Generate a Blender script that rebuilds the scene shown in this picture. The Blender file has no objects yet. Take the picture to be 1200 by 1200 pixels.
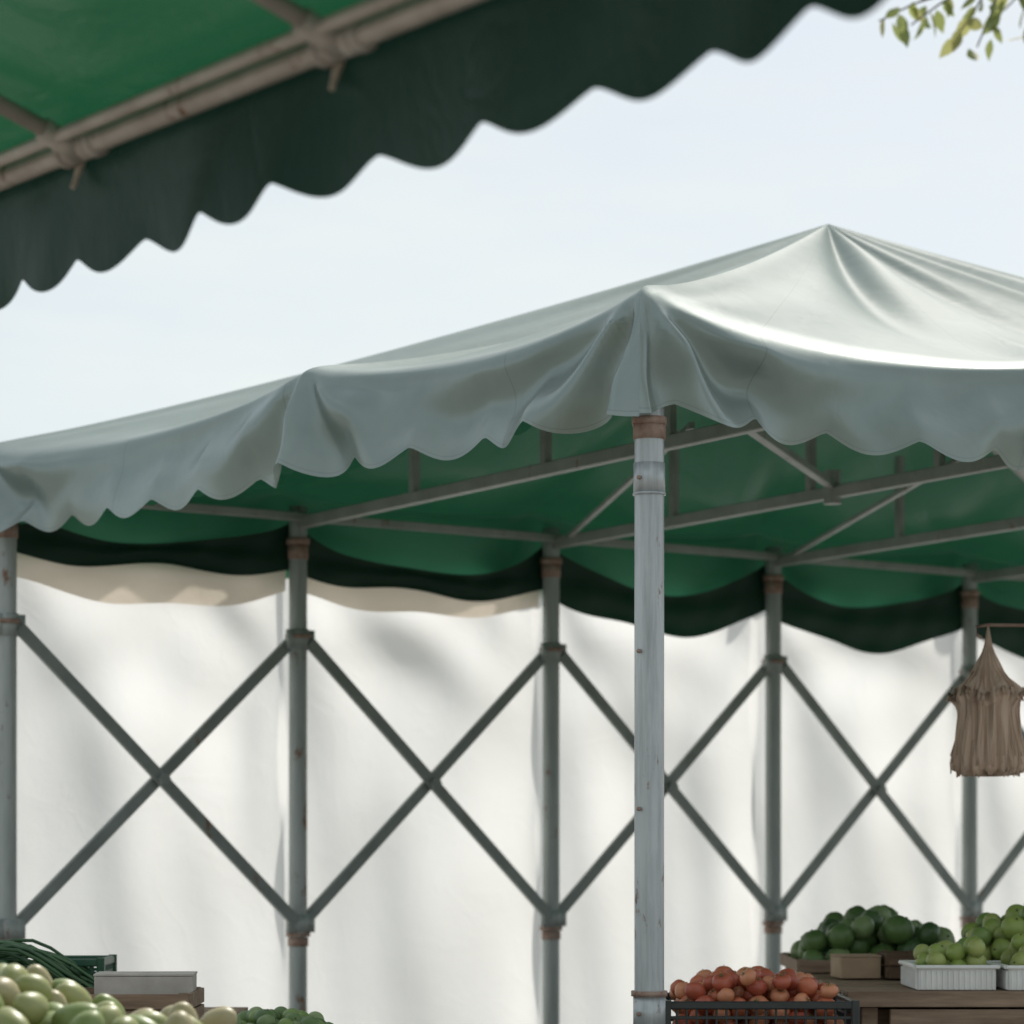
import bpy, math, random
import numpy as np
from mathutils import Vector, Matrix, Euler
random.seed(7); rng=np.random.RandomState(5)
EYE=1.5
# ---------------------------------------------------------------- helpers
class MB:
    def __init__(s): s.v=[];s.f=[];s.m=[];s.n=0;s.uv=None
    def add(s,v,f,mi=0,M=None):
        v=np.asarray(v,float).reshape(-1,3)
        if M is not None:
            A=np.array(M); v=v@A[:3,:3].T+A[:3,3]
        s.v.append(v); o=s.n
        for q in f: s.f.append(tuple(i+o for i in q)); s.m.append(mi)
        s.n+=len(v)
    def obj(s,name,mats,smooth=True,parent=None,uv=None):
        me=bpy.data.meshes.new(name)
        V=np.concatenate(s.v)
        me.from_pydata(V.tolist(),[],s.f)
        for m in mats: me.materials.append(m)
        me.polygons.foreach_set('material_index',s.m)
        me.polygons.foreach_set('use_smooth',[smooth]*len(s.f))
        if uv is not None:
            l=me.uv_layers.new(name='UVMap')
            idx=np.empty(len(me.loops),int); me.loops.foreach_get('vertex_index',idx)
            l.data.foreach_set('uv',np.asarray(uv,float)[idx].ravel())
        me.update()
        ob=bpy.data.objects.new(name,me); bpy.context.collection.objects.link(ob)
        if parent: ob.parent=parent
        return ob
def empty(name):
    e=bpy.data.objects.new(name,None); bpy.context.collection.objects.link(e); e.empty_display_size=.2; return e
def basis(p,q,up=(0,0,1)):
    p=Vector(p);q=Vector(q);z=(q-p).normalized();u=Vector(up)
    if abs(z.dot(u))>.98:u=Vector((0.793,.609,0))
    x=u.cross(z).normalized();y=z.cross(x)
    return Matrix(((x.x,y.x,z.x,p.x),(x.y,y.y,z.y,p.y),(x.z,y.z,z.z,p.z),(0,0,0,1))),(q-p).length
def tube(mb,p,q,r,mi=0,n=20,r2=None,rings=1):
    M,L=basis(p,q); r2=r if r2 is None else r2
    v=[];f=[]
    for k in range(rings+1):
        t=k/rings; rr=r*(1-t)+r2*t
        for i in range(n):
            a=2*math.pi*i/n; v.append((rr*math.cos(a),rr*math.sin(a),L*t))
    for k in range(rings):
        for i in range(n): f.append((k*n+i,k*n+(i+1)%n,(k+1)*n+(i+1)%n,(k+1)*n+i))
    f.append(tuple(range(n))[::-1]); f.append(tuple(range(rings*n,(rings+1)*n)))
    mb.add(v,f,mi,M)
def bar(mb,p,q,w,h,mi=0,bv=.004):
    M,L=basis(p,q); w/=2;h/=2
    pts=[(w-bv,h),(w,h-bv),(w,-h+bv),(w-bv,-h),(-w+bv,-h),(-w,-h+bv),(-w,h-bv),(-w+bv,h)][::-1]
    v=[(x,y,0) for x,y in pts]+[(x,y,L) for x,y in pts]
    f=[(i,(i+1)%8,8+(i+1)%8,8+i) for i in range(8)]+[tuple(range(8))[::-1],tuple(range(8,16))]
    mb.add(v,f,mi,M)
def box(mb,c,s,mi=0,rz=0,bv=.004):
    M=Matrix.Translation(c)@Matrix.Rotation(rz,4,'Z')
    w,h=s[0]/2,s[1]/2
    pts=[(w-bv,h),(w,h-bv),(w,-h+bv),(w-bv,-h),(-w+bv,-h),(-w,-h+bv),(-w,h-bv),(-w+bv,h)][::-1]
    v=[(x,y,-s[2]/2) for x,y in pts]+[(x,y,s[2]/2) for x,y in pts]
    f=[(i,(i+1)%8,8+(i+1)%8,8+i) for i in range(8)]+[tuple(range(8))[::-1],tuple(range(8,16))]
    mb.add(v,f,mi,M)
def path(mb,pts,r,mi=0,n=7,r2=None):
    pts=[Vector(p) for p in pts];v=[];f=[];r2=r if r2 is None else r2
    for k,p in enumerate(pts):
        d=(pts[min(k+1,len(pts)-1)]-pts[max(k-1,0)]).normalized()
        u=Vector((0,0,1)) if abs(d.z)<.9 else Vector((1,0,0))
        x=u.cross(d).normalized();y=d.cross(x); rr=r+(r2-r)*k/(len(pts)-1)
        for i in range(n):
            a=2*math.pi*i/n; v.append(p+x*rr*math.cos(a)+y*rr*math.sin(a))
    for k in range(len(pts)-1):
        for i in range(n): f.append((k*n+i,k*n+(i+1)%n,(k+1)*n+(i+1)%n,(k+1)*n+i))
    f.append(tuple(range(n))[::-1]);f.append(tuple(range((len(pts)-1)*n,len(pts)*n)))
    mb.add([tuple(q) for q in v],f,mi)
def gridfaces(nr,nc):
    return [(i*nc+j,i*nc+j+1,(i+1)*nc+j+1,(i+1)*nc+j) for i in range(nr-1) for j in range(nc-1)]
# ---------------------------------------------------------------- materials
def newmat(name):
    m=bpy.data.materials.new(name);m.use_nodes=True;nt=m.node_tree;nt.nodes.clear();return m,nt
def N(nt,t,**k):
    n=nt.nodes.new(t)
    for a,b in k.items():
        if a in n.inputs.keys(): n.inputs[a].default_value=b
        else: setattr(n,a,b)
    return n
def noise(nt,scale,detail=6,rough=.6,vec=None,stretch=None):
    tc=nt.nodes.new('ShaderNodeTexCoord'); n=N(nt,'ShaderNodeTexNoise',Scale=scale,Detail=detail,Roughness=rough)
    mp=nt.nodes.new('ShaderNodeMapping'); nt.links.new(tc.outputs['UV' if vec=='UV' else 'Object'],mp.inputs[0])
    if stretch: mp.inputs['Scale'].default_value=stretch
    nt.links.new(mp.outputs[0],n.inputs['Vector']); return n
def ramp(nt,src,stops):
    r=nt.nodes.new('ShaderNodeValToRGB');e=r.color_ramp.elements
    while len(e)<len(stops): e.new(.5)
    for i,(p,c) in enumerate(stops): e[i].position=p;e[i].color=(*c,1) if len(c)==3 else c
    nt.links.new(src,r.inputs[0]);return r
def mixc(nt,fac,a,b,mode='MIX'):
    m=nt.nodes.new('ShaderNodeMix');m.data_type='RGBA';m.blend_type=mode
    for s,i in ((fac,0),(a,6),(b,7)):
        if hasattr(s,'links') : nt.links.new(s,m.inputs[i])
        else: m.inputs[i].default_value=s if i==0 else (*s,1)
    return m.outputs[2]
def finish(nt,shader):
    o=nt.nodes.new('ShaderNodeOutputMaterial');nt.links.new(shader,o.inputs[0])
def fabric(name,c1,c2,trans,tw,rough,spec=.5,bump=.3,wscale=9,dirt=None,seam=False,coat=0,metal=0,stretch=None,detail=8,wr=0,zones=None):
    m,nt=newmat(name)
    n1=noise(nt,1.6,7,.6); r=ramp(nt,n1.outputs[0],[(.3,c1),(.7,c2)]); col=r.outputs[0]
    if dirt:
        n2=noise(nt,2.2,8,.7,stretch=(1,1,.25)); rd=ramp(nt,n2.outputs[0],[(.5,(0,0,0)),(.75,(1,1,1))])
        col=mixc(nt,rd.outputs[0],col,dirt)
    if seam:
        tc=nt.nodes.new('ShaderNodeTexCoord');sx=nt.nodes.new('ShaderNodeSeparateXYZ');nt.links.new(tc.outputs['UV'],sx.inputs[0])
        a=N(nt,'ShaderNodeMath',operation='MODULO');nt.links.new(sx.outputs[0],a.inputs[0]);a.inputs[1].default_value=1.27
        b=N(nt,'ShaderNodeMath',operation='LESS_THAN');nt.links.new(a.outputs[0],b.inputs[0]);b.inputs[1].default_value=.006
        c=N(nt,'ShaderNodeMath',operation='COMPARE');nt.links.new(sx.outputs[1],c.inputs[0]);c.inputs[1].default_value=1.95;c.inputs[2].default_value=.005
        d=N(nt,'ShaderNodeMath',operation='MAXIMUM');nt.links.new(b.outputs[0],d.inputs[0]);nt.links.new(c.outputs[0],d.inputs[1])
        e=N(nt,'ShaderNodeMath',operation='MULTIPLY');nt.links.new(d.outputs[0],e.inputs[0]);e.inputs[1].default_value=.35
        col=mixc(nt,e.outputs[0],col,tuple(x*.4 for x in c1))
    p=N(nt,'ShaderNodeBsdfPrincipled',Roughness=rough,Metallic=metal);p.inputs['Specular IOR Level'].default_value=spec
    if zones:  # weathered, dusty roof panels; cleaner glossy skirt
        for inp,(vr,vs) in zones.items():
            mr=nt.nodes.new('ShaderNodeMapRange');nt.links.new(sx.outputs[1],mr.inputs[0])
            mr.inputs[1].default_value=.90;mr.inputs[2].default_value=1.12;mr.inputs[3].default_value=vr;mr.inputs[4].default_value=vs
            nt.links.new(mr.outputs[0],p.inputs[inp])
        # rain-washed grime on the roof panels
        n6=noise(nt,1.1,6,.65);r6=ramp(nt,n6.outputs[0],[(.35,(1,1,1)),(.7,(.80,.81,.80))]);col=mixc(nt,1.0,col,r6.outputs[0],'MULTIPLY')
    nt.links.new(col,p.inputs['Base Color'])
    if coat: p.inputs['Coat Weight'].default_value=coat;p.inputs['Coat Roughness'].default_value=.3
    nb=noise(nt,wscale,detail,.62,stretch=stretch); nf=noise(nt,140,2,.5)
    ad=N(nt,'ShaderNodeMath',operation='MULTIPLY_ADD');nt.links.new(nf.outputs[0],ad.inputs[0]);ad.inputs[1].default_value=.03;nt.links.new(nb.outputs[0],ad.inputs[2])
    h=ad.outputs[0]
    if wr:
        n5=noise(nt,2.6,3,.5);n5.inputs['Distortion'].default_value=.8
        s5=N(nt,'ShaderNodeMath',operation='SUBTRACT');nt.links.new(n5.outputs[0],s5.inputs[0]);s5.inputs[1].default_value=.5
        a5=N(nt,'ShaderNodeMath',operation='ABSOLUTE');nt.links.new(s5.outputs[0],a5.inputs[0])
        m5=N(nt,'ShaderNodeMath',operation='MINIMUM');nt.links.new(a5.outputs[0],m5.inputs[0]);m5.inputs[1].default_value=.06
        w5=N(nt,'ShaderNodeMath',operation='MULTIPLY_ADD');nt.links.new(m5.outputs[0],w5.inputs[0]);w5.inputs[1].default_value=wr;nt.links.new(h,w5.inputs[2]);h=w5.outputs[0]
    bp=N(nt,'ShaderNodeBump',Strength=bump,Distance=.02);nt.links.new(h,bp.inputs['Height'])
    nt.links.new(bp.outputs[0],p.inputs['Normal'])
    t=nt.nodes.new('ShaderNodeBsdfTranslucent');t.inputs[0].default_value=(*trans,1);nt.links.new(bp.outputs[0],t.inputs['Normal'])
    x=nt.nodes.new('ShaderNodeMixShader');x.inputs[0].default_value=tw
    nt.links.new(p.outputs[0],x.inputs[1]);nt.links.new(t.outputs[0],x.inputs[2]);finish(nt,x.outputs[0]);return m
def solid(name,c1,c2,rough=.5,scale=8,bump=.15,metal=0,spec=.5,rust=0,stretch=None,bdist=.005,sss=0,streak=None):
    m,nt=newmat(name)
    n1=noise(nt,scale,7,.62,stretch=stretch); col=ramp(nt,n1.outputs[0],[(.32,c1),(.68,c2)]).outputs[0]
    p=N(nt,'ShaderNodeBsdfPrincipled',Roughness=rough,Metallic=metal);p.inputs['Specular IOR Level'].default_value=spec
    if streak:
        n4=noise(nt,30,6,.7,stretch=(1,1,.06)); rs=ramp(nt,n4.outputs[0],[(.45,(0,0,0)),(.7,(.7,.7,.7))]);col=mixc(nt,rs.outputs[0],col,streak)
    if rust:
        n2=noise(nt,11,10,.75,stretch=(1,1,.4)); rr=ramp(nt,n2.outputs[0],[(.66-rust*.25,(0,0,0)),(.72-rust*.2,(1,1,1))])
        n3=noise(nt,60,4); rc=ramp(nt,n3.outputs[0],[(.3,(.12,.055,.03)),(.7,(.30,.16,.09))])
        col=mixc(nt,rr.outputs[0],col,rc.outputs[0])
        iv=N(nt,'ShaderNodeMath',operation='MULTIPLY_ADD');nt.links.new(rr.outputs[0],iv.inputs[0]);iv.inputs[1].default_value=.4;iv.inputs[2].default_value=rough
        nt.links.new(iv.outputs[0],p.inputs['Roughness'])
    nt.links.new(col,p.inputs['Base Color'])
    nb=noise(nt,scale*4,8,.65,stretch=stretch)
    bp=N(nt,'ShaderNodeBump',Strength=bump,Distance=bdist);nt.links.new(nb.outputs[0],bp.inputs['Height']);nt.links.new(bp.outputs[0],p.inputs['Normal'])
    if sss: p.inputs['Subsurface Weight'].default_value=sss;p.inputs['Subsurface Radius'].default_value=(.02,.01,.005);p.inputs['Subsurface Scale'].default_value=.5
    finish(nt,p.outputs[0]);return m
M_out=fabric('pvc_grey_green',(.27,.335,.32),(.33,.395,.38),(.48,.56,.50),.18,.43,.5,.30,2.2,seam=True,metal=.18,detail=4,wr=1.2,
    zones={'Roughness':(.62,.30),'Metallic':(.0,.42),'Specular IOR Level':(.18,.6)})
M_in=fabric('pvc_green_underside',(.012,.085,.042),(.025,.12,.065),(.10,.46,.26),.44,.34,.5,.35,3,wr=1.5)
M_dk=fabric('dark_green_cloth',(.006,.028,.018),(.012,.045,.028),(.01,.06,.03),.15,.55,.3,.35,7)
M_awn=fabric('awning_dark_green',(.006,.020,.016),(.012,.034,.027),(.015,.055,.038),.15,.45,.4,.5,6,seam=True,stretch=(1,1,.3),wr=1.5)
M_awr=fabric('awning_green_underside',(.008,.055,.025),(.02,.09,.045),(.03,.20,.09),.20,.30,.5,.6,3,wr=2)
M_wall=fabric('white_tarpaulin',(.84,.835,.81),(.89,.89,.87),(.98,.98,.965),.66,.55,.3,.35,2.0,dirt=(.79,.775,.73),wr=1.2,detail=5)
M_cream=fabric('cream_canvas',(.66,.58,.49),(.74,.67,.58),(.88,.78,.66),.5,.8,.1,.5,8,wr=1.5)
M_galv=solid('galvanised_steel',(.42,.455,.47),(.56,.60,.61),.36,5,.25,.3,.5,rust=.28,stretch=(1,1,.3),streak=(.25,.265,.27))
M_post=solid('painted_grey_steel',(.30,.335,.32),(.40,.435,.42),.45,6,.2,.1,.5,rust=.28,stretch=(1,1,.3),streak=(.20,.22,.21))
M_brace=solid('brace_steel',(.18,.205,.19),(.25,.275,.26),.5,6,.2,.1,.5,rust=.2)
M_truss=solid('truss_steel',(.26,.28,.25),(.37,.39,.36),.45,6,.2,.15,.5,rust=.2)
M_rust=solid('rusty_collar',(.25,.15,.11),(.40,.31,.26),.75,25,.5,.15,.3,rust=.35)
M_awp=solid('awning_pipe',(.38,.32,.28),(.52,.46,.41),.45,9,.3,.2,.5,rust=.3)
M_wood=solid('weathered_wood',(.18,.12,.08),(.36,.26,.18),.75,5,.5,0,.3,stretch=(.6,6,6))
M_dwood=solid('dark_wood',(.08,.05,.03),(.16,.10,.06),.75,6,.5,0,.3,stretch=(.6,6,6))
M_blk=solid('black_plastic',(.018,.024,.022),(.03,.036,.034),.4,10,.1)
M_wht=solid('white_plastic',(.72,.72,.69),(.82,.82,.79),.4,10,.1)
M_pcard=solid('pale_cardboard',(.46,.42,.37),(.58,.54,.49),.85,12,.2)
M_card=solid('cardboard',(.32,.22,.14),(.44,.32,.21),.85,8,.2)
M_ground=solid('ground_concrete',(.26,.25,.23),(.36,.345,.32),.9,1.5,.5,0,.2,bdist=.02)
# ---------------------------------------------------------------- tent coordinates
U=np.array([.793,.609,0.]); Vv=np.array([.608,-.794,0.]); L0=np.array([-2.224,12.4,0.])
def P(a,b,zr): return tuple(L0+a*U+b*Vv+np.array([0,0,zr+EYE]))
def Parr(a,b,z):
    a,b,z=np.broadcast_arrays(a,b,z)
    return L0+a[...,None]*U+b[...,None]*Vv+np.stack([0*z,0*z,z+EYE],-1)
SP=1.527; TA=5*SP; D=4.35
A0,A1,B0,B1=-.055,TA+.05,-.16,D+.05
ZE=1.755; ZB=1.372; RISE=.975; APA,APB=2.92,2.15
def roofz(a,b,p=1.17):
    da=np.where(a<APA,(APA-a)/(APA-A0),(a-APA)/(A1-APA)); db=np.where(b<APB,(APB-b)/(APB-B0),(b-APB)/(B1-APB))
    r=np.clip(np.maximum(da,db),0,1); return ZE+RISE*(1-r)**p
def canopy(name,mat,parent,inset=0.,dz=0.,liner=False,step=.022):
    a0,a1,b0,b1=A0+inset,A1-inset,B0+inset,B1-inset
    sides=[((a0,b0),(a0,b1),(-1,0),[0,2.66/ (D+.21),1],'l'),((a0,b1),(a1,b1),(0,1),[0,.27,.52,.76,1],'f'),
           ((a1,b1),(a1,b0),(1,0),[0,.45,1],'r'),((a1,b0),(a0,b0),(0,-1),[0,.2,.4,.6,.8,1],'b')]
    mb=MB();uvs=[]; s_off=0
    for (p0,p1,nn,sup,tag) in sides:
        p0=np.array(p0);p1=np.array(p1);nn=np.array(nn,float);L=np.linalg.norm(p1-p0);d=(p1-p0)/L
        n=int(L/step)+1; tau=np.linspace(0,1,n); s=tau*L
        sup=np.array(sup)*L
        k=np.clip(np.searchsorted(sup,s,side='right')-1,0,len(sup)-2)
        q=(s-sup[k])/(sup[k+1]-sup[k]); seglen=sup[k+1]-sup[k]
        sag=(.115 if tag=='f' else .10)*np.minimum(1,seglen/2)*(4*q*(1-q))**.85
        rows=[];uvr=[]
        pe=p0[None]+tau[:,None]*(p1-p0)[None]
        belly=np.sin(math.pi*tau); tg={'l':0,'f':1,'r':2,'b':3}[tag]
        for r in np.concatenate([np.linspace(0.0,.88,28),np.linspace(.90,1,8)]):
            pos=np.array([APA,APB])*(1-r)+pe*r - nn*(.05*4*q*(1-q)*r**4)[:,None]
            z=ZE+RISE*(1-r)**1.17 - sag*r**4
            z=z-.07*belly*math.sin(math.pi*r)
            ph=tau*L
            z=z+ .022*np.sin(ph*3.7+1.3*math.sin(3*r)+tg)*math.sin(math.pi*r)*belly
            z=z+ .018*np.sin(ph*7.3+2.5*r+tg)*r**2*(1-r)*4*belly
            z=z+ .007*np.sin(tau*30+tg)*math.exp(-((r-.22)/.14)**2)*belly
            if tag=='f':
                z=z-.085*np.exp(-((tau-.13-.10*r)/.045)**2)*math.sin(math.pi*r)+.035*np.exp(-((tau-.23-.12*r)/.04)**2)*math.sin(math.pi*r)
                z=z-.045*np.exp(-((tau-.36-.08*r)/.05)**2)*math.sin(math.pi*r)
            for sj in sup:
                x=s-sj;y=(1-r)*1.9+.04;th=np.arctan2(x,y);rr=np.hypot(x,y)
                z=z+.020*np.cos(7*th+.5)*np.minimum(rr,.5)*np.exp(-rr/.6)*np.clip(np.minimum(s,L-s)/.15,0,1)
            if liner:
                aa=pos[:,0]; z=z-.14*np.sin(math.pi*aa/SP)**2*min(1,(1-r)*3.5)
            rows.append(np.column_stack([pos,z+dz]));uvr.append(np.column_stack([s_off+s,np.full(n,r*.99)]))
        nroof=len(rows)
        rho=.03
        dist=np.minimum(s,L-s); win=np.clip(dist/.06,0,1)**.7
        pit=L/round(L/.355)
        sw_=s+.03*np.sin(s*2.3+tg)*np.sin(math.pi*tau)
        scal=np.abs(np.cos(math.pi*sw_/pit))**1.15
        vz0=ZE-sag-rho
        zbot=ZB-.25*sag-.060*scal+.016+.006*np.sin(s*2.3+tg)
        if liner and tag=='b': zbot=np.full(n,ZB-.055)
        elif liner: zbot=zbot+.12
        def place(off,z,extra):
            al=tau*(L+2*off)-off
            pos=p0[None]+al[:,None]*d[None]+nn[None]*(off+extra- .05*4*q*(1-q))[:,None]
            return np.column_stack([pos,z+dz])
        for ph in (25,50,75):
            f=math.radians(ph); rows.append(place(rho*math.sin(f),ZE-sag-rho*(1-math.cos(f)),0*s)); uvr.append(np.column_stack([s_off+s,np.full(n,1+ph*.0001)]))
        for w in np.linspace(0,1,28):
            z=vz0*(1-w)+zbot*w
            ext=np.zeros(n)
            for sj in sup:
                x=s-sj; y=w*.40+.05; rr=np.hypot(x,y); th=np.arctan2(x,y)
                corner=min(abs(sj),abs(L-sj))<.01
                if corner: ext+= .16*rr*np.cos(8.5*th+.9)*np.exp(-(np.abs(x)/.6)**1.6)
                else: ext+= .13*rr*np.cos(6.5*th+.3)*np.exp(-(np.abs(x)/.55)**1.6)
            ext+=.020*w*np.sin(s*4.6+1.1+.6*np.sin(s*1.7))+.012*w**1.5*np.sin(s*9.7+.4+w+np.sin(s*2.9))+.010*np.sin(s*3.3)
            ext+=.014*np.sin(s*2.2+w*5.5)*math.sin(math.pi*w)
            # long diagonal drag folds
            ext+=.010*np.sin(11*(s*.55+w*.40)+tg)*w*np.sin(math.pi*q)**1.0
            off=rho+.035*w*(0 if liner else 1)
            rows.append(place(off,z,ext*win*(.2 if liner else 1)));uvr.append(np.column_stack([s_off+s,np.full(n,1.01+w*.98)]))
        R=np.array(rows)
        if not liner:
            i0,i1=nroof-7,nroof+7
            for _ in range(16): R[i0:i1]=.5*R[i0:i1]+.25*(R[i0-1:i1-1]+R[i0+1:i1+1])
        W=Parr(R[...,0],R[...,1],R[...,2])
        mb.add(W.reshape(-1,3),gridfaces(W.shape[0],W.shape[1])); uvs.append(np.array(uvr).reshape(-1,2)); s_off+=L
    return mb.obj(name,[mat],True,parent,np.concatenate(uvs))
tent=empty('market_tent')
canopy('canopy_cover',M_out,tent)
canopy('canopy_lining',M_in,tent,inset=.05,dz=-.065,liner=True,step=.04)
# ---- posts
mb=MB()
def front_pole(a,b):
    tube(mb,P(a,b,-EYE),P(a,b,1.58),.0475,0,32,rings=30)
    tube(mb,P(a,b,1.275),P(a,b,1.335),.052,1,32)
    tube(mb,P(a,b,1.322),P(a,b,1.345),.056,1,32)
    tube(mb,P(a,b,1.10),P(a,b,1.20),.0505,0,32); tube(mb,P(a,b,1.098),P(a,b,1.106),.053,0,32)
    tube(mb,P(a,b,-.495),P(a,b,-.478),.058,1,32); tube(mb,P(a,b,-.60),P(a,b,-.49),.0515,0,32)
    for zz in (1.15,.60,.1,-.55):
        tube(mb,P(a-.05,b+.012,zz),P(a-.058,b+.014,zz),.007,1,8)
    box(mb,P(a,b,-EYE+.01),(.2,.2,.02),0,.65)
for a in (0.02,3.82,TA-.04): front_pole(a,D-.0)
mb.obj('front_poles',[M_galv,M_rust],True,tent)
mb=MB();NB=6
for k in range(NB+1):
    a=k*SP
    tube(mb,P(a,0,-EYE),P(a,0,1.58 if k<6 else 1.35),.043,0,24,rings=30)
    tube(mb,P(a,0,1.40),P(a,0,1.43),.056,1,24);tube(mb,P(a,0,1.33),P(a,0,1.40),.049,1,24)
    tube(mb,P(a,0,.90),P(a,0,1.0),.052,0,24);tube(mb,P(a,0,.955),P(a,0,.975),.062,1,24)
    tube(mb,P(a,0,-.43),P(a,0,-.35),.050,0,24);tube(mb,P(a,0,-.455),P(a,0,-.435),.058,1,24);tube(mb,P(a,0,-.50),P(a,0,-.46),.049,1,24)
    box(mb,P(a+.05,.02,.95),(.05,.03,.09),0,.65);box(mb,P(a-.05,.02,.95),(.05,.03,.09),0,.65)
    box(mb,P(a+.05,.02,-.39),(.05,.03,.09),0,.65);box(mb,P(a-.05,.02,-.39),(.05,.03,.09),0,.65)
    box(mb,P(a,0,-EYE+.01),(.18,.18,.02),0,.65)
mb.obj('back_posts',[M_post,M_rust],True,tent)
mb=MB()
for k in range(NB):
    a=k*SP
    bar(mb,P(a+.04,.035,.94),P(a+SP-.04,.035,-.38),.03,.055)
    bar(mb,P(a+.04,.0,-.38),P(a+SP-.04,.0,.94),.03,.055)
    tube(mb,P(a+SP/2,-.02,.28),P(a+SP/2,.06,.28),.022,0,12)
    tube(mb,P(a+SP/2,.055,.28),P(a+SP/2,.07,.28),.03,0,6)
mb.obj('cross_braces',[M_brace],False,tent)
# ---- trusses under the roof
mb=MB()
zc=lambda b:1.50+.030*b-.012*max(0,b-3.3)*6
for k in range(1,6):
    a=k*SP
    bar(mb,P(a,0,1.50),P(a,3.3,zc(3.3)),.045,.055);bar(mb,P(a,3.3,zc(3.3)),P(a,D-.1,1.53),.045,.055)
    if k<5:
        for b in (.95,1.9,2.7):
            zt=min(float(roofz(np.array(a),np.array(b)))-.2,zc(b)+.9)
            bar(mb,P(a,b,zc(b)+.024),P(a,b,zt),.04,.04)
for k in range(1,5):
    a=k*SP
    bar(mb,P(a,3.1,zc(3.1)+.03),P(a+SP,2.04,zc(2.04)+.03),.04,.035)
    if k<3: bar(mb,P(a+SP,.15,zc(0)+.03),P(a,2.83,zc(2.83)+.05),.025,.025)
    tube(mb,P(a+SP,2.04,zc(2)-.05),P(a+SP,2.04,zc(2)+.10),.04,0,12)
RZ=1.525
for b in (.05,D-.08): bar(mb,P(.08,b,RZ),P(TA-.08,b,RZ),.04,.04)
for a in (.08,TA-.08): bar(mb,P(a,.05,RZ),P(a,D-.08,RZ),.04,.04)
for (a,b) in ((.08,.08),(.08,D-.1),(TA-.1,.08),(TA-.1,D-.1)): bar(mb,P(a,b,RZ),P(APA,APB,ZE+RISE-.30),.04,.04)
mb.obj('roof_trusses',[M_truss],False,tent)
# ---- dark swags at the back eave
mb=MB()
for k in range(5):
    n=50;q=np.linspace(0,1,n);a=k*SP+q*SP; par=4*q*(1-q); asym=par*(1+.35*np.sin(q*math.pi*2+k*2.1)*.5)
    ztop=1.52-[.16,.22,.20,.19,.18][k]*asym**.8; zb=1.29-[.05,.08,.17,.16,.15][k]*par**.8-[0,.01,.03,.06,.08][k]-.03*np.sin(q*9+k)*par
    ztop=np.maximum(np.maximum(ztop-[0,.0,.01,.03,.03][k],zb+.045),1.275)
    rows=[]
    for w in np.linspace(0,1,14):
        z=ztop*(1-w)+zb*w; b=-.036+.006*np.sin(w*9+par*4)*par**.5+.004*np.sin(q*30+w*4)
        rows.append(np.column_stack([a,b,z]))
    R=np.array(rows);W=Parr(R[...,0],R[...,1],R[...,2]);mb.add(W.reshape(-1,3),gridfaces(14,n))
mb.obj('back_swag',[M_dk],True,tent)
# ---------------------------------------------------------------- white tarpaulin wall
wall=empty('tarpaulin_wall')
mb=MB();na=560;nz=150
a=np.linspace(-.03,NB*SP+.05,na);rows=[]
q=(a/SP)%1.0;par=4*q*(1-q);kk=np.floor(a/SP)
hsh=np.sin(kk*12.9)*.5
for t in np.linspace(0,1,nz):
    z=(1.36-.10*par)*(1-t)+(-EYE+.02)*t
    zz=np.full_like(a,0)+z
    dl=np.hypot(q*SP,(1.3-zz));dr=np.hypot((1-q)*SP,(1.3-zz))
    top=np.exp(-((1.3-zz)/.55)**2)
    uf=(1.25-zz)-.38*(1-par)*(1+.3*hsh)
    cat=.024*np.sin(12*uf+2*kk+1.5*np.sin(q*4+kk))*top*par**.7
    tl=np.arctan2(q*SP,1.40-zz+.02);tr=np.arctan2((1-q)*SP,1.40-zz+.02)
    fan=.060*np.sin((7+hsh*3)*tl+kk*1.7)*np.minimum(dl,1.2)*np.exp(-dl/1.5)*par**.5+.060*np.sin((8-hsh*4)*tr+kk*2.3)*np.minimum(dr,1.2)*np.exp(-dr/1.4)*par**.5
    edge=.030*np.exp(-(np.minimum(q,1-q)/.07)**2)*(1-.5*top)
    ver=.021*np.sin(a*6.3+.9*np.sin(zz*1.1+kk)+hsh*4)*(1-.6*top)+.009*np.sin(a*15+1.5*np.sin(zz*1.4)+kk)*(1-top)*(.3+.7*np.sin(a*1.3)**2)
    dg=.018*np.sin(5.0*(zz*.8-(q-.5)*SP)+kk*2+np.sin(zz*2))
    bil=-.06*par*np.sin(math.pi*min(1,t*1.15))
    rows.append(np.column_stack([a,np.minimum(-.155+cat+fan+ver+edge+dg+bil,-.070),zz]))
R=np.array(rows);W=Parr(R[...,0],R[...,1],R[...,2]);mb.add(W.reshape(-1,3),gridfaces(nz,na))
mb.obj('tarpaulin_sheet',[M_wall],True,wall)
mb=MB()
for k in range(2):
    n=60;q=np.linspace(0.02,.98,n);aa=k*SP+q*SP;par=4*q*(1-q);rows=[]
    zt=1.34-.03*par;zb=1.18-[.10,.07][k]*par+.012*np.sin(q*14+k)
    for w in np.linspace(0,1,10):
        rows.append(np.column_stack([aa,-.059+.003*np.sin(q*33+w*5)-.003*np.sin(w*6+q*8),zt*(1-w)+zb*w]))
    R=np.array(rows);W=Parr(R[...,0],R[...,1],R[...,2]);mb.add(W.reshape(-1,3),gridfaces(10,n))
mb.obj('cream_hem_strip',[M_cream],True,wall)
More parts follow.
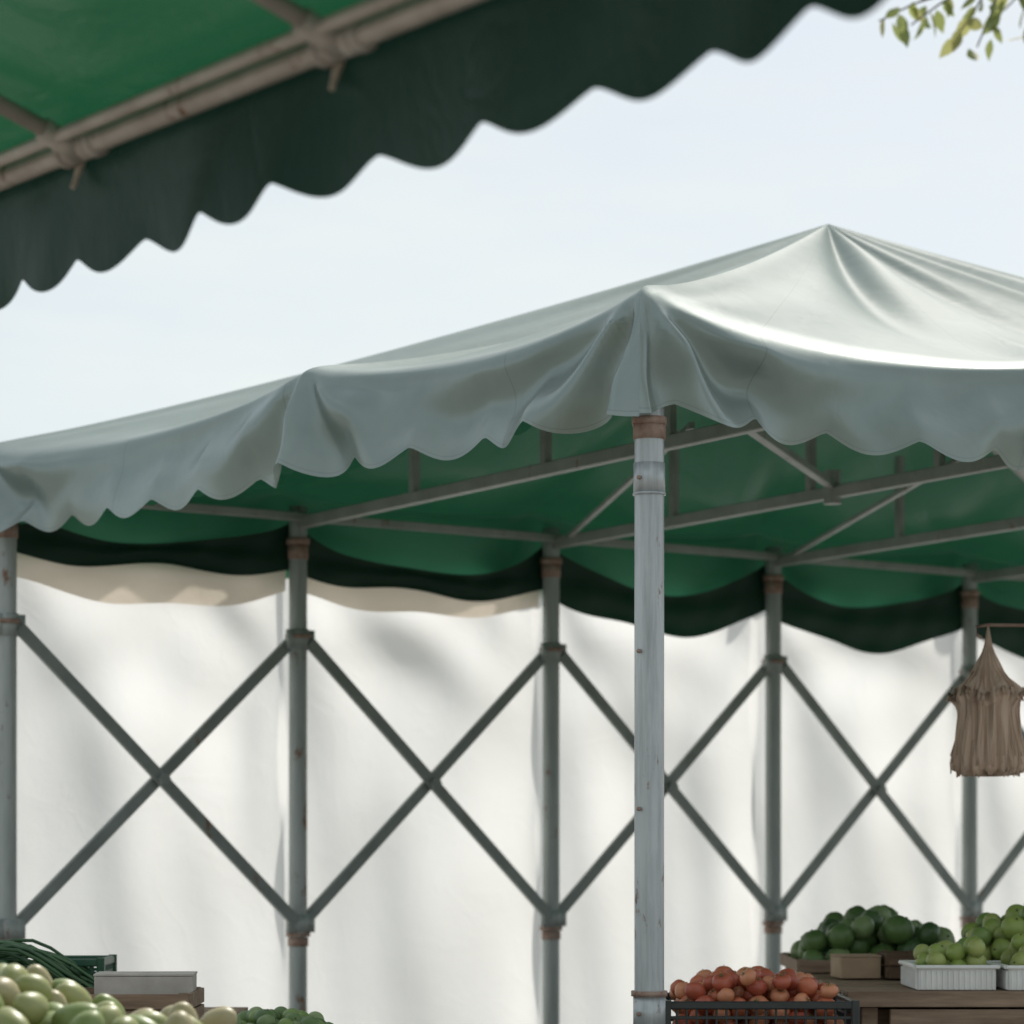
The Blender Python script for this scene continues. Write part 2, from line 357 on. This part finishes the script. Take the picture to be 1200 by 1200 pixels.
# ---------------------------------------------------------------- near awning
awn=empty('market_awning')
Q0=np.array([-1.22,6.71,0.])
def G(t,s,zr): return tuple(Q0+t*Vv-s*U+np.array([0,0,zr+EYE]))
T0,T1=-.75,4.6;ZT=1.60;SW=1.55
mb=MB()
n=int((T1-T0)/.012);t=np.linspace(T0,T1,n);pit=.305;rows=[];uvr=[]
tw_=t+.035*np.sin(t*2.1)-.03
for w in np.linspace(0,1,26):
    sc=np.abs(np.sin(math.pi*(tw_+.03)/pit))**1.3
    zb=ZT-.257-.052*sc
    z=(ZT+.012)*(1-w)+zb*w
    s=-.040+.016*np.sin(t*7)*w-.022*np.sin(t*3.2+w)*w-.009*np.sin(t*17+3*w+np.sin(t*5))*w
    rows.append(Q0+t[:,None]*Vv-s[:,None]*U+np.column_stack([0*t,0*t,z+EYE]));uvr.append(np.column_stack([t+3,np.full(n,1.01+.98*w)]))
R=np.array(rows);mb.add(R.reshape(-1,3),gridfaces(26,n))
mb.obj('scalloped_valance',[M_awn],True,awn,np.array(uvr).reshape(-1,2))
mb=MB();ns=44;nt_=240;t=np.linspace(T0,T1,nt_);rows=[]
for s in np.linspace(-.042,SW,ns):
    bay=(t-.40)/1.06
    z=ZT+.012+.36*(s+.042)-.035*np.sin(math.pi*bay)**2*math.sin(math.pi*(s+.042)/(SW+.042))+(.020*np.sin(t*9+s*6)+.016*np.sin(s*13+1.5*np.sin(t*3)))*min(1,max(0,s)*2)
    rows.append(Q0+t[:,None]*Vv-s*U+np.column_stack([0*t,0*t,z+EYE+.0]))
for s in np.linspace(SW,2*SW+.04,ns)[1:]:
    z=ZT+.012+.36*(2*SW+.042-s)+0*t
    rows.append(Q0+t[:,None]*Vv-s*U+np.column_stack([0*t,0*t,z+EYE+.0]))
R=np.array(rows);mb.add(R.reshape(-1,3),gridfaces(R.shape[0],nt_))
mb.obj('awning_roof_sheet',[M_awr],True,awn)
mb=MB()
tube(mb,G(T0,0,ZT-.025),G(T1,0,ZT-.025),.026,0,16,rings=20)
tube(mb,G(T0,.07,ZT-.015),G(T1,.07,ZT-.015),.016,0,12,rings=20)
tube(mb,G(T0,2*SW,ZT-.02),G(T1,2*SW,ZT-.02),.023,0,16,rings=20)
for tt in (-.7,.40,1.46,2.5,3.5,4.55):
    tube(mb,G(tt,0,ZT-.03),G(tt,SW,ZT+.36*SW-.07),.02,0,14)
    tube(mb,G(tt,2*SW,ZT-.03),G(tt,SW,ZT+.36*SW-.07),.02,0,14)
    tube(mb,G(tt-.05,0,ZT-.025),G(tt+.05,0,ZT-.025),.034,0,14); tube(mb,G(tt,.0,ZT-.04),G(tt,.10,ZT-.0),.028,0,14)
    for o in (-.06,.06): tube(mb,G(tt+o,0,ZT-.025),G(tt+o*1.25,0,ZT-.025),.037,0,14)
for tt in (-.7,4.55):
    for s in (0,2*SW): tube(mb,G(tt,s,-EYE),G(tt,s,ZT),.03,0,18)
mb.obj('pipe_frame',[M_awp],True,awn)
mb=MB()
for tt in (.33,1.39,2.45):
    for j in range(3):
        path(mb,[G(tt+.01*j,-.022,ZT+.0),G(tt+.01*j,-.03,ZT-.05),G(tt+.012*j+.004,-.02+.01*j,ZT-.09-.01*j)],.007,0,6)
mb.obj('tie_strings',[M_cream],True,awn)
# ---------------------------------------------------------------- overhanging tree
def leafmat(name,c1,c2,tr):
    m,nt=newmat(name);n1=noise(nt,6,3);r=ramp(nt,n1.outputs[0],[(.3,c1),(.7,c2)])
    p=N(nt,'ShaderNodeBsdfPrincipled',Roughness=.45);nt.links.new(r.outputs[0],p.inputs['Base Color'])
    t=nt.nodes.new('ShaderNodeBsdfTranslucent');t.inputs[0].default_value=(*tr,1);x=nt.nodes.new('ShaderNodeMixShader');x.inputs[0].default_value=.45
    nt.links.new(p.outputs[0],x.inputs[1]);nt.links.new(t.outputs[0],x.inputs[2]);finish(nt,x.outputs[0]);return m
M_leaf=leafmat('leaf',(.08,.12,.03),(.13,.18,.05),(.46,.52,.18));M_leaf2=leafmat('leaf_yellow',(.14,.15,.04),(.20,.20,.06),(.6,.6,.24))
M_bark=solid('bark',(.09,.065,.045),(.17,.13,.10),.9,7,.8,stretch=(1,1,.3),bdist=.02)
tree=empty('tree');mb=MB();lf=MB()
def leaf(c,d,L,mi):
    d=Vector(d).normalized();x=d.cross(Vector((random.uniform(-1,1),random.uniform(-1,1),random.uniform(-.4,.4)))).normalized();nn=x.cross(d)
    v=[];w=[0,.16,.25,.22,.12,0];ts=[0,.2,.42,.65,.85,1.05]
    for i,(ww,tt) in enumerate(zip(w,ts)):
        p=Vector(c)+d*L*tt+nn*(-.12*L*tt*tt)
        if ww==0: v.append(p)
        else: v+= [p-x*ww*L+nn*.05*L,p,p+x*ww*L+nn*.05*L]
    f=[(0,1,2),(0,2,3)]
    for i in range(3):
        o=1+3*i;f+=[(o,o+3,o+4,o+1),(o+1,o+4,o+5,o+2)]
    f+=[(10,13,11),(11,13,12)]
    lf.add([tuple(q) for q in v],f,mi)
path(mb,[(4.3,7.9,0),(4.25,7.9,1),(4.15,7.8,2),(4.05,7.75,3),(3.9,7.7,3.9)],.15,0,12,.10)
limbs=[]
for i in range(12):
    an=i*2.399;e=Vector((3.8+1.3*math.cos(an),7.7+1.3*math.sin(an),4.9+.9*random.random()))
    s0=Vector((3.9,7.7,3.8));m_=(s0+e)/2+Vector((0,0,.15));path(mb,[s0,m_,e],.05,0,7,.015);limbs.append((m_,e))
for _ in range(1700):
    m_,e=random.choice(limbs);c=m_.lerp(e,random.uniform(.2,1.15))+Vector((random.gauss(0,.3),random.gauss(0,.3),random.gauss(0,.25)))
    if c.x-.08< 0.1825*c.y+.12 : continue
    leaf(c,(random.gauss(0,.5),random.gauss(0,.5),-.8),random.uniform(.07,.11),0 if random.random()<.7 else 1)
tw=[(2.5,7.2,4.75),(2.0,6.9,4.3),(1.6,6.7,3.90),(1.32,6.6,3.62),(1.12,6.6,3.51),(.96,6.6,3.47)]
path(mb,tw,.012,0,6,.003)
subs=[((1.32,6.6,3.62),(1.15,6.58,3.44)),((1.25,6.6,3.58),(1.16,6.62,3.48)),((1.12,6.6,3.51),(1.04,6.6,3.38)),((1.05,6.6,3.49),(.93,6.56,3.40)),((1.3,6.62,3.6),(1.12,6.55,3.50)),((1.3,6.6,3.6),(1.25,6.6,3.42)),((1.0,6.6,3.48),(.86,6.6,3.42)),((1.15,6.6,3.53),(1.09,6.6,3.36)),((1.25,6.6,3.6),(1.20,6.6,3.38))]
for s_,e_ in subs:
    s_=Vector(s_);e_=Vector(e_);path(mb,[s_,(s_+e_)/2+Vector((.01,0,.01)),e_],.003,0,5,.002)
    for i in range(7):
        c=s_.lerp(e_,.15+.85*i/6)+Vector((random.gauss(0,.012),random.gauss(0,.02),0))
        leaf(c,(random.gauss(-.05,.5),random.gauss(0,.5),-.9+random.random()*.4),random.uniform(.045,.068),0 if random.random()<.6 else 1)
mb.obj('trunk_and_branches',[M_bark],True,tree);lf.obj('foliage',[M_leaf,M_leaf2],True,tree)
# ---------------------------------------------------------------- produce
def sphere(nu=18,nv=11,fn=None):
    v=[];f=[]
    for j in range(nv+1):
        ph=math.pi*j/nv
        for i in range(nu):
            th=2*math.pi*i/nu;x,y,z=math.sin(ph)*math.cos(th),math.sin(ph)*math.sin(th),math.cos(ph)
            if fn:x,y,z=fn(x,y,z,th,ph)
            v.append((x,y,z))
    for j in range(nv):
        for i in range(nu):f.append((j*nu+i,(j+1)*nu+i,(j+1)*nu+(i+1)%nu,j*nu+(i+1)%nu))
    return np.array(v),f
def f_tom(x,y,z,th,ph):
    k=1+.05*math.cos(5*th)*math.sin(ph); zz=z*.82-(.22*math.exp(-(ph/.4)**2)); return x*k,y*k,zz
def f_mango(x,y,z,th,ph): return x*.84+.16*z*z,y*.76,z*1.18
def f_round(x,y,z,th,ph): return x*1.0,y*1.0,z*.92-.1*math.exp(-(ph/.3)**2)
def f_cab(x,y,z,th,ph):
    k=1+.06*math.cos(6*th+2*ph)*math.sin(ph)+.03*math.sin(11*th)*math.sin(ph); return x*k,y*k,z*.88*k
def stem(mb,M,mi):
    Mx=M@Matrix.Translation((0,0,.72))
    t=[(.09*math.cos(k*1.05),.09*math.sin(k*1.05),z) for z in (0,.22) for k in range(6)]
    mb.add(t,[(i,(i+1)%6,6+(i+1)%6,6+i) for i in range(6)]+[(6,7,8,9,10,11)],mi,Mx)
def heap(name,fn,mats,x0,x1,y0,y1,z0,r,count,tilt=3.1,extra=None,shape=None,sq=.85,vary=.12):
    mb=MB();v,f=sphere(fn=fn);pl=[]
    for _ in range(count):
        best=None;rr=r*random.uniform(1-vary,1+vary)
        for _t in range(14):
            x=random.uniform(x0+rr,x1-rr);y=random.uniform(y0+rr,y1-rr);z=z0+rr*sq
            for (px,py,pz,pr) in pl:
                dx=px-x;dy=py-y;dd=dx*dx+dy*dy;R=(rr+pr)*.94
                if dd<R*R: z=max(z,pz+sq*math.sqrt(R*R-dd))
            over=z+rr*sq-(z0+shape(x,y)) if shape else 0
            if over>0: continue
            if best is None or z<best[2]: best=(x,y,z,rr)
        if best: pl.append(best)
    for (x,y,z,rr) in pl:
        M=Matrix.Translation((x,y,z))@Euler((random.gauss(0,1)*tilt/3,random.gauss(0,1)*tilt/3,random.uniform(0,6.3))).to_matrix().to_4x4()@Matrix.Scale(rr,4)
        mb.add(v,f,random.randrange(len(mats)-(1 if extra else 0)),M)
        if extra: extra(mb,M,len(mats)-1)
    return mb.obj(name,mats,True)
def calyx(mb,M,mi):
    v=[];f=[]
    for i in range(5):
        a=i*2*math.pi/5; v+= [(.12*math.cos(a-.5),.12*math.sin(a-.5),.66),(.42*math.cos(a),.42*math.sin(a),.75),(.12*math.cos(a+.5),.12*math.sin(a+.5),.66)]
        f.append((3*i,1+3*i,2+3*i))
    mb.add(v,f,mi,M)
    Mx=M@Matrix.Translation((0,0,.6))
    t=[(.05*math.cos(k*1.57),.05*math.sin(k*1.57),z) for z in (0,.3) for k in range(4)]
    mb.add(t,[(0,1,5,4),(1,2,6,5),(2,3,7,6),(3,0,4,7),(4,5,6,7)],mi,Mx)
m_t=[solid('tomato_red',(.46,.12,.06),(.56,.18,.09),.38,5,.05,sss=.1),solid('tomato_orange',(.54,.20,.10),(.64,.28,.15),.38,5,.05,sss=.1),solid('tomato_deep',(.38,.08,.045),(.46,.12,.065),.38,5,.05),solid('calyx_green',(.05,.12,.03),(.08,.16,.05),.6)]
heap('tomato_pile',f_tom,m_t,.56,1.16,9.75,10.25,.80,.036,430,extra=calyx,tilt=1.8,shape=lambda x,y:.17+.085*(1-abs((x-.86)/.31)**2.2))
def crate(name,x0,x1,y0,y1,z0,z1,mat,rows=4,step=.035,rim=.014):
    mb=MB()
    S=(((x0,y0),(x1,y0)),((x0,y1),(x1,y1)),((x0,y0),(x0,y1)),((x1,y0),(x1,y1)))
    for z,h in ((z1-rim,2*rim),(z0+.01,.02)):
        for (p,q) in S: bar(mb,(p[0],p[1],z),(q[0],q[1],z),.012 if h<.025 else .018,h)
    for j in range(1,rows):
        z=z0+(z1-z0-rim)*j/rows
        for (p,q) in S: bar(mb,(p[0],p[1],z),(q[0],q[1],z),.007,.012,bv=.002)
    for x in np.arange(x0,x1+.001,(x1-x0)/round((x1-x0)/step)):
        for y in (y0,y1): bar(mb,(x,y,z0),(x,y,z1-rim),.007,.009,bv=.002)
    for y in np.arange(y0,y1+.001,(y1-y0)/round((y1-y0)/step)):
        for x in (x0,x1): bar(mb,(x,y,z0),(x,y,z1-rim),.007,.009,bv=.002)
    for x in (x0,x1):
        for y in (y0,y1): box(mb,(x,y,(z0+z1)/2),(.028,.028,z1-z0+.006))
    box(mb,((x0+x1)/2,(y0+y1)/2,z0+.005),(x1-x0,y1-y0,.008))
    return mb.obj(name,[mat],False)
crate('plastic_crate',.535,1.185,9.72,10.28,.76,.945,M_blk)
def table(name,x0,x1,y0,y1,zt,planks=5,mat=M_wood,th=.05):
    mb=MB();w=(y1-y0)/planks
    for i in range(planks):
        box(mb,((x0+x1)/2+random.uniform(-.015,.015),y0+w*(i+.5),zt-th/2-random.uniform(0,.004)),(x1-x0,w-.008,th))
    for x in (x0+.08,x1-.08):
        for y in (y0+.08,y1-.08): box(mb,(x,y,(zt-th)/2-.003),(.06,.06,zt-th-.006))
        box(mb,(x,(y0+y1)/2,zt-th-.045),(.035,y1-y0-.24,.08))
    for y in (y0+.03,y1-.03): box(mb,((x0+x1)/2,y,zt-th-.05),(x1-x0-.3,.03,.08))
    return mb.obj(name,[mat],False)
table('wooden_table',.3,1.19,9.55,10.45,.755,mat=M_dwood,planks=6)
table('wooden_table',1.215,3.1,10.15,12.6,.955,planks=13,th=.055)
def tray(name,x0,x1,y0,y1,z0,z1,mat):
    mb=MB();t=.006
    for (c,s) in ((((x0+x1)/2,y0,(z0+z1)/2),(x1-x0,t,z1-z0)),(((x0+x1)/2,y1,(z0+z1)/2),(x1-x0,t,z1-z0)),((x0,(y0+y1)/2,(z0+z1)/2),(t,y1-y0-.014,z1-z0)),((x1,(y0+y1)/2,(z0+z1)/2),(t,y1-y0-.014,z1-z0))): box(mb,c,s,bv=.001)
    for (p,q) in (((x0-.01,y0-.008),(x1+.01,y0-.008)),((x0-.01,y1+.008),(x1+.01,y1+.008)),((x0-.008,y0),(x0-.008,y1)),((x1+.008,y0),(x1+.008,y1))):
        bar(mb,(p[0],p[1],z1-.004),(q[0],q[1],z1-.004),.02,.014)
    for x in np.linspace(x0+.01,x1-.01,14): box(mb,(x,y0-.006,(z0+z1)/2-.008),(.006,.008,z1-z0-.02),bv=.001)
    for y in np.linspace(y0+.01,y1-.01,14): box(mb,(x0-.006,y,(z0+z1)/2-.008),(.008,.006,z1-z0-.02),bv=.001)
    box(mb,((x0+x1)/2,(y0+y1)/2,z0+.004),(x1-x0,y1-y0,.006),bv=.001)
    return mb.obj(name,[mat],False)
m_g=[solid('guava_a',(.20,.28,.06),(.32,.40,.10),.4,6,.1,sss=.1),solid('guava_b',(.28,.34,.09),(.40,.44,.15),.4,6,.1,sss=.1),solid('guava_c',(.12,.20,.04),(.18,.27,.07),.4,6,.1),solid('stem_brown',(.08,.06,.03),(.13,.10,.05),.8)]
tray('plastic_tray',1.475,1.755,10.22,10.62,.958,1.045,M_wht)
tray('plastic_tray',1.80,2.10,10.20,10.60,.958,1.045,M_wht)
heap('green_fruit_pile',f_round,m_g,1.48,1.75,10.23,10.61,.967,.039,90,extra=stem,shape=lambda x,y:.135+.05*(x-1.47)/.3)
heap('green_fruit_pile',f_round,m_g,1.805,2.095,10.21,10.59,.967,.041,130,extra=stem,shape=lambda x,y:.21-.25*abs(x-1.95))
heap('green_fruit_pile',f_round,m_g,1.70,2.25,10.7,11.2,.957,.045,300,extra=stem,shape=lambda x,y:.33-.45*abs(x-2.05))
m_c=[solid('gourd_dark',(.03,.075,.022),(.07,.13,.04),.42,7,.3),solid('gourd_mid',(.06,.12,.03),(.12,.20,.06),.45,7,.3),solid('gourd_light',(.14,.21,.08),(.23,.31,.13),.45,7,.3),m_g[3]]
heap('cabbage_pile',f_cab,m_c,1.19,1.91,11.52,12.22,.965,.062,170,extra=stem,shape=lambda x,y:.15+.12*math.exp(-((x-1.53)/.2)**2),vary=.22)
def woodbox(name,x0,x1,y0,y1,z0,z1,mat,n=3):
    mb=MB();h=(z1-z0)/n
    for i in range(n):
        zc_=z0+h*(i+.5)
        for y in (y0,y1): box(mb,((x0+x1)/2,y,zc_),(x1-x0,.012,h-.008))
        for x in (x0,x1): box(mb,(x,(y0+y1)/2,zc_),(.012,y1-y0-.016,h-.008))
    for x in (x0+.02,x1-.02):
        for y in (y0+.02,y1-.02): box(mb,(x,y,(z0+z1)/2),(.028,.026,z1-z0-.002))
    box(mb,((x0+x1)/2,(y0+y1)/2,z0+.006),(x1-x0-.02,y1-y0-.02,.01))
    return mb.obj(name,[mat],False)
woodbox('wooden_crate',1.17,1.93,11.5,12.25,.958,1.015,M_wood,1)
woodbox('wooden_crate',1.47,1.62,11.0,11.3,.958,1.06,M_dwood,2)
for i,x in enumerate((1.20,1.80,2.40)):  # dark crates added to stand in for the darkness under the table
    woodbox('wooden_crate',x,x+.585,10.32,10.95,.60,.885,M_dwood,3)
    woodbox('wooden_crate',x+.01,x+.58,10.33,10.95,.31,.595,M_dwood,3)
    woodbox('wooden_crate',x,x+.57,10.32,10.95,.01,.305,M_dwood,3)
def cbox(name,c,s,mat,rz=0):
    mb=MB();x,y,z=c;w,d,h=s
    box(mb,(x,y,z),(w,d,h),0,rz)
    M=Matrix.Translation(c)@Matrix.Rotation(rz,4,'Z')
    for sg in (-1,1):
        a=M@Vector((0,sg*d/4,h/2+.005));box(mb,tuple(a),(w+.006,d/2-.004,.006),0,rz)
    a=M@Vector((0,0,h/2+.009));box(mb,tuple(a),(w+.008,.04,.002),0,rz)
    return mb.obj(name,[mat],False)
cbox('cardboard_box',(1.36,11.15,1.00),(.16,.2,.08),M_card,.1)
table('wooden_table',-2.5,-.98,9.0,10.5,.88,planks=7)
woodbox('wooden_crate',-1.60,-1.07,9.32,9.75,.882,.995,M_wood,2)
cbox('cardboard_box',(-1.245,9.58,1.012),(.33,.22,.06),M_pcard,.05)
m_b=[solid('bean_green',(.02,.07,.025),(.05,.12,.045),.45,9,.1),solid('bean_mid',(.05,.12,.05),(.09,.18,.08),.45,9,.1)]
mb=MB()
for i in range(200):
    x=random.uniform(-2.0,-1.55);y=random.uniform(9.7,10.15);hh=.90+max(0,.25*(1-((x+1.80)/.36)**2))*random.uniform(.3,1)
    an=random.gauss(.1,.25);l=random.uniform(.14,.26);pts=[]
    for j in range(8):
        q=j/7-.5;pts.append((x+l*2*q*math.cos(an),y+l*q*math.sin(an)+.02*math.sin(q*5+i),max(.888,hh-.5*q*q*l*2-.12*max(0,q)+.01*math.sin(q*7+i))))
    path(mb,pts,.0085,i%2,6,.006)
mb.obj('long_bean_pile',m_b,True)
crate('plastic_crate',-1.68,-1.46,10.0,10.3,.88,1.08,solid('green_plastic',(.02,.08,.045),(.03,.11,.06),.4),rows=5)
table('wooden_table',-2.3,-.5,6.6,7.7,.84,planks=6)
woodbox('wooden_crate',-1.75,-.70,6.72,7.5,.842,.97,M_wood,3)
m_m=[solid('mango_a',(.27,.30,.11),(.38,.39,.17),.42,7,.12,sss=.1),solid('mango_b',(.19,.26,.08),(.28,.34,.12),.42,7,.12,sss=.1),solid('mango_c',(.38,.34,.18),(.46,.40,.24),.45,7,.12,sss=.1)]
heap('mango_pile',f_mango,m_m,-1.73,-.72,6.74,7.48,.85,.053,380,shape=lambda x,y:.225+.11*max(0,min(1,(-1.0-x)/.25)))
table('wooden_table',-.95,-.40,8.2,8.9,.80,planks=5)
crate('plastic_crate',-.90,-.52,8.3,8.75,.802,.92,M_blk,rows=3)
heap('lime_pile',f_round,[m_c[1],m_c[2],m_g[2],m_g[3]],-.89,-.53,8.31,8.74,.81,.031,240,extra=stem,shape=lambda x,y:.185-1.2*(x+.72)**2)
# ---------------------------------------------------------------- hanging straw bag
M_bag=solid('straw_bag',(.50,.36,.27),(.70,.55,.43),.85,18,.7,stretch=(1,1,.12),streak=(.34,.22,.15))
bag=empty('hanging_straw_bag');mb=MB();cx,cy=1.86,11.0
prof=[(.755,.014),(.74,.020),(.715,.032),(.68,.048),(.645,.062),(.61,.088),(.590,.112),(.578,.124),(.560,.127),(.535,.111),(.50,.108),(.44,.113),(.38,.121),(.33,.128),(.295,.130),(.270,.128),(.262,.10),(.258,.05),(.257,.0)]
nu=160;v=[]
def bagpt(z,r,th,o=0):
    fold=1+.09*math.sin(15*th+1.4*math.sin(z*9))+.06*math.sin(27*th+z*8)+.03*math.sin(4*th+z*12)
    return (cx+(r*fold+o)*math.cos(th),cy+.62*(r*fold+o)*math.sin(th),z+EYE+(.014*math.sin(5*th+1) if .52<z<.62 else 0)+(.008*math.sin(13*th) if z<.3 else 0))
for i,(z,r) in enumerate(prof):
    for j in range(nu): v.append(bagpt(z,r,2*math.pi*j/nu))
f=[(i*nu+j,i*nu+(j+1)%nu,(i+1)*nu+(j+1)%nu,(i+1)*nu+j) for i in range(len(prof)-1) for j in range(nu)]
mb.add(v,f,0)
for j in range(150):
    th=random.uniform(0,6.283);i0=random.choice((7,8,9,9));i1=random.choice((13,14,15));sw=random.gauss(0,.06)
    path(mb,[bagpt(prof[i][0],prof[i][1],th+sw*(i-i0)/5,.003) for i in range(i0,i1+1)],.0024,0,4)
for j in range(70):
    th=random.uniform(0,6.283)
    p=bagpt(.575,.124,th);path(mb,[p,(p[0]+.012*math.cos(th),p[1]+.01*math.sin(th),p[2]+.014),(p[0]+.02*math.cos(th),p[1]+.015*math.sin(th),p[2]-.02)],.003,0,4)
    p=bagpt(.272,.126,th);path(mb,[p,(p[0],p[1],p[2]-random.uniform(.008,.02))],.0025,0,4)
for j in range(16):
    th=j*math.pi/8;path(mb,[(cx,cy,.84+EYE),(cx+.014*math.cos(th),cy+.01*math.sin(th),.76+EYE),(cx+.045*math.cos(th),cy+.032*math.sin(th),.68+EYE),(cx+.118*math.cos(th+.2),cy+.075*math.sin(th+.2),.585+EYE)],.0032,0,5)
mb.obj('bag_body',[M_bag],True,bag)
rack=MB()
path(rack,[(1.835,11.0,.79+EYE),(1.82,11.0,.80+EYE),(1.815,11.0,.835+EYE),(1.86,11,.842+EYE),(2.3,11,.838+EYE),(2.75,11,.835+EYE)],.007,0,8)
tube(rack,(2.75,11,.955),(2.75,11,.88+EYE),.018,0,12);box(rack,(2.75,11,.963),(.12,.12,.012))
rack.obj('hanging_rack',[M_rust],True)
# ---------------------------------------------------------------- ground
mb=MB();mb.add([(-600,-600,0),(600,-600,0),(600,600,0),(-600,600,0)],[(0,1,2,3)]);mb.obj('ground',[M_ground],False)
# ---------------------------------------------------------------- light
AZ=math.radians(18);EL=math.radians(46)
w=bpy.data.worlds.new('World');bpy.context.scene.world=w;w.use_nodes=True;nt=w.node_tree;nt.nodes.clear()
sky=nt.nodes.new('ShaderNodeTexSky');sky.sky_type='NISHITA';sky.sun_disc=False;sky.sun_elevation=EL;sky.sun_rotation=AZ;sky.air_density=1.0;sky.dust_density=1.5
tc=nt.nodes.new('ShaderNodeTexCoord');mp=nt.nodes.new('ShaderNodeMapping');mp.inputs['Scale'].default_value=(1,1,4.5);nt.links.new(tc.outputs['Generated'],mp.inputs[0])
nz=N(nt,'ShaderNodeTexNoise',Scale=2.3,Detail=9,Roughness=.58);nt.links.new(mp.outputs[0],nz.inputs['Vector'])
r=ramp(nt,nz.outputs[0],[(.40,(.42,.42,.42)),(.66,(.95,.95,.95))])
c=mixc(nt,r.outputs[0],sky.outputs[0],(8.6,9.15,9.1))
bg=nt.nodes.new('ShaderNodeBackground');bg.inputs[1].default_value=.1;nt.links.new(c,bg.inputs[0])
o=nt.nodes.new('ShaderNodeOutputWorld');nt.links.new(bg.outputs[0],o.inputs[0])
sd=bpy.data.lights.new('sun','SUN');sd.energy=3.6;sd.angle=math.radians(3);sd.color=(1,.95,.87);so=bpy.data.objects.new('sun',sd);bpy.context.collection.objects.link(so)
dv=Vector((math.sin(AZ)*math.cos(EL),math.cos(AZ)*math.cos(EL),math.sin(EL)));so.rotation_euler=dv.to_track_quat('Z','Y').to_euler()
# ---------------------------------------------------------------- camera
cd=bpy.data.cameras.new('camera');co=bpy.data.objects.new('camera',cd);bpy.context.collection.objects.link(co)
cd.sensor_width=36;cd.lens=99;cd.shift_y=.3208;cd.clip_end=2000;co.location=(0,0,EYE);co.rotation_euler=(math.pi/2,0,0)
cd.dof.use_dof=True;cd.dof.focus_distance=9.2;cd.dof.aperture_fstop=2.6
sc=bpy.context.scene;sc.camera=co
sc.view_settings.view_transform='Standard';sc.view_settings.look='None';sc.view_settings.exposure=0
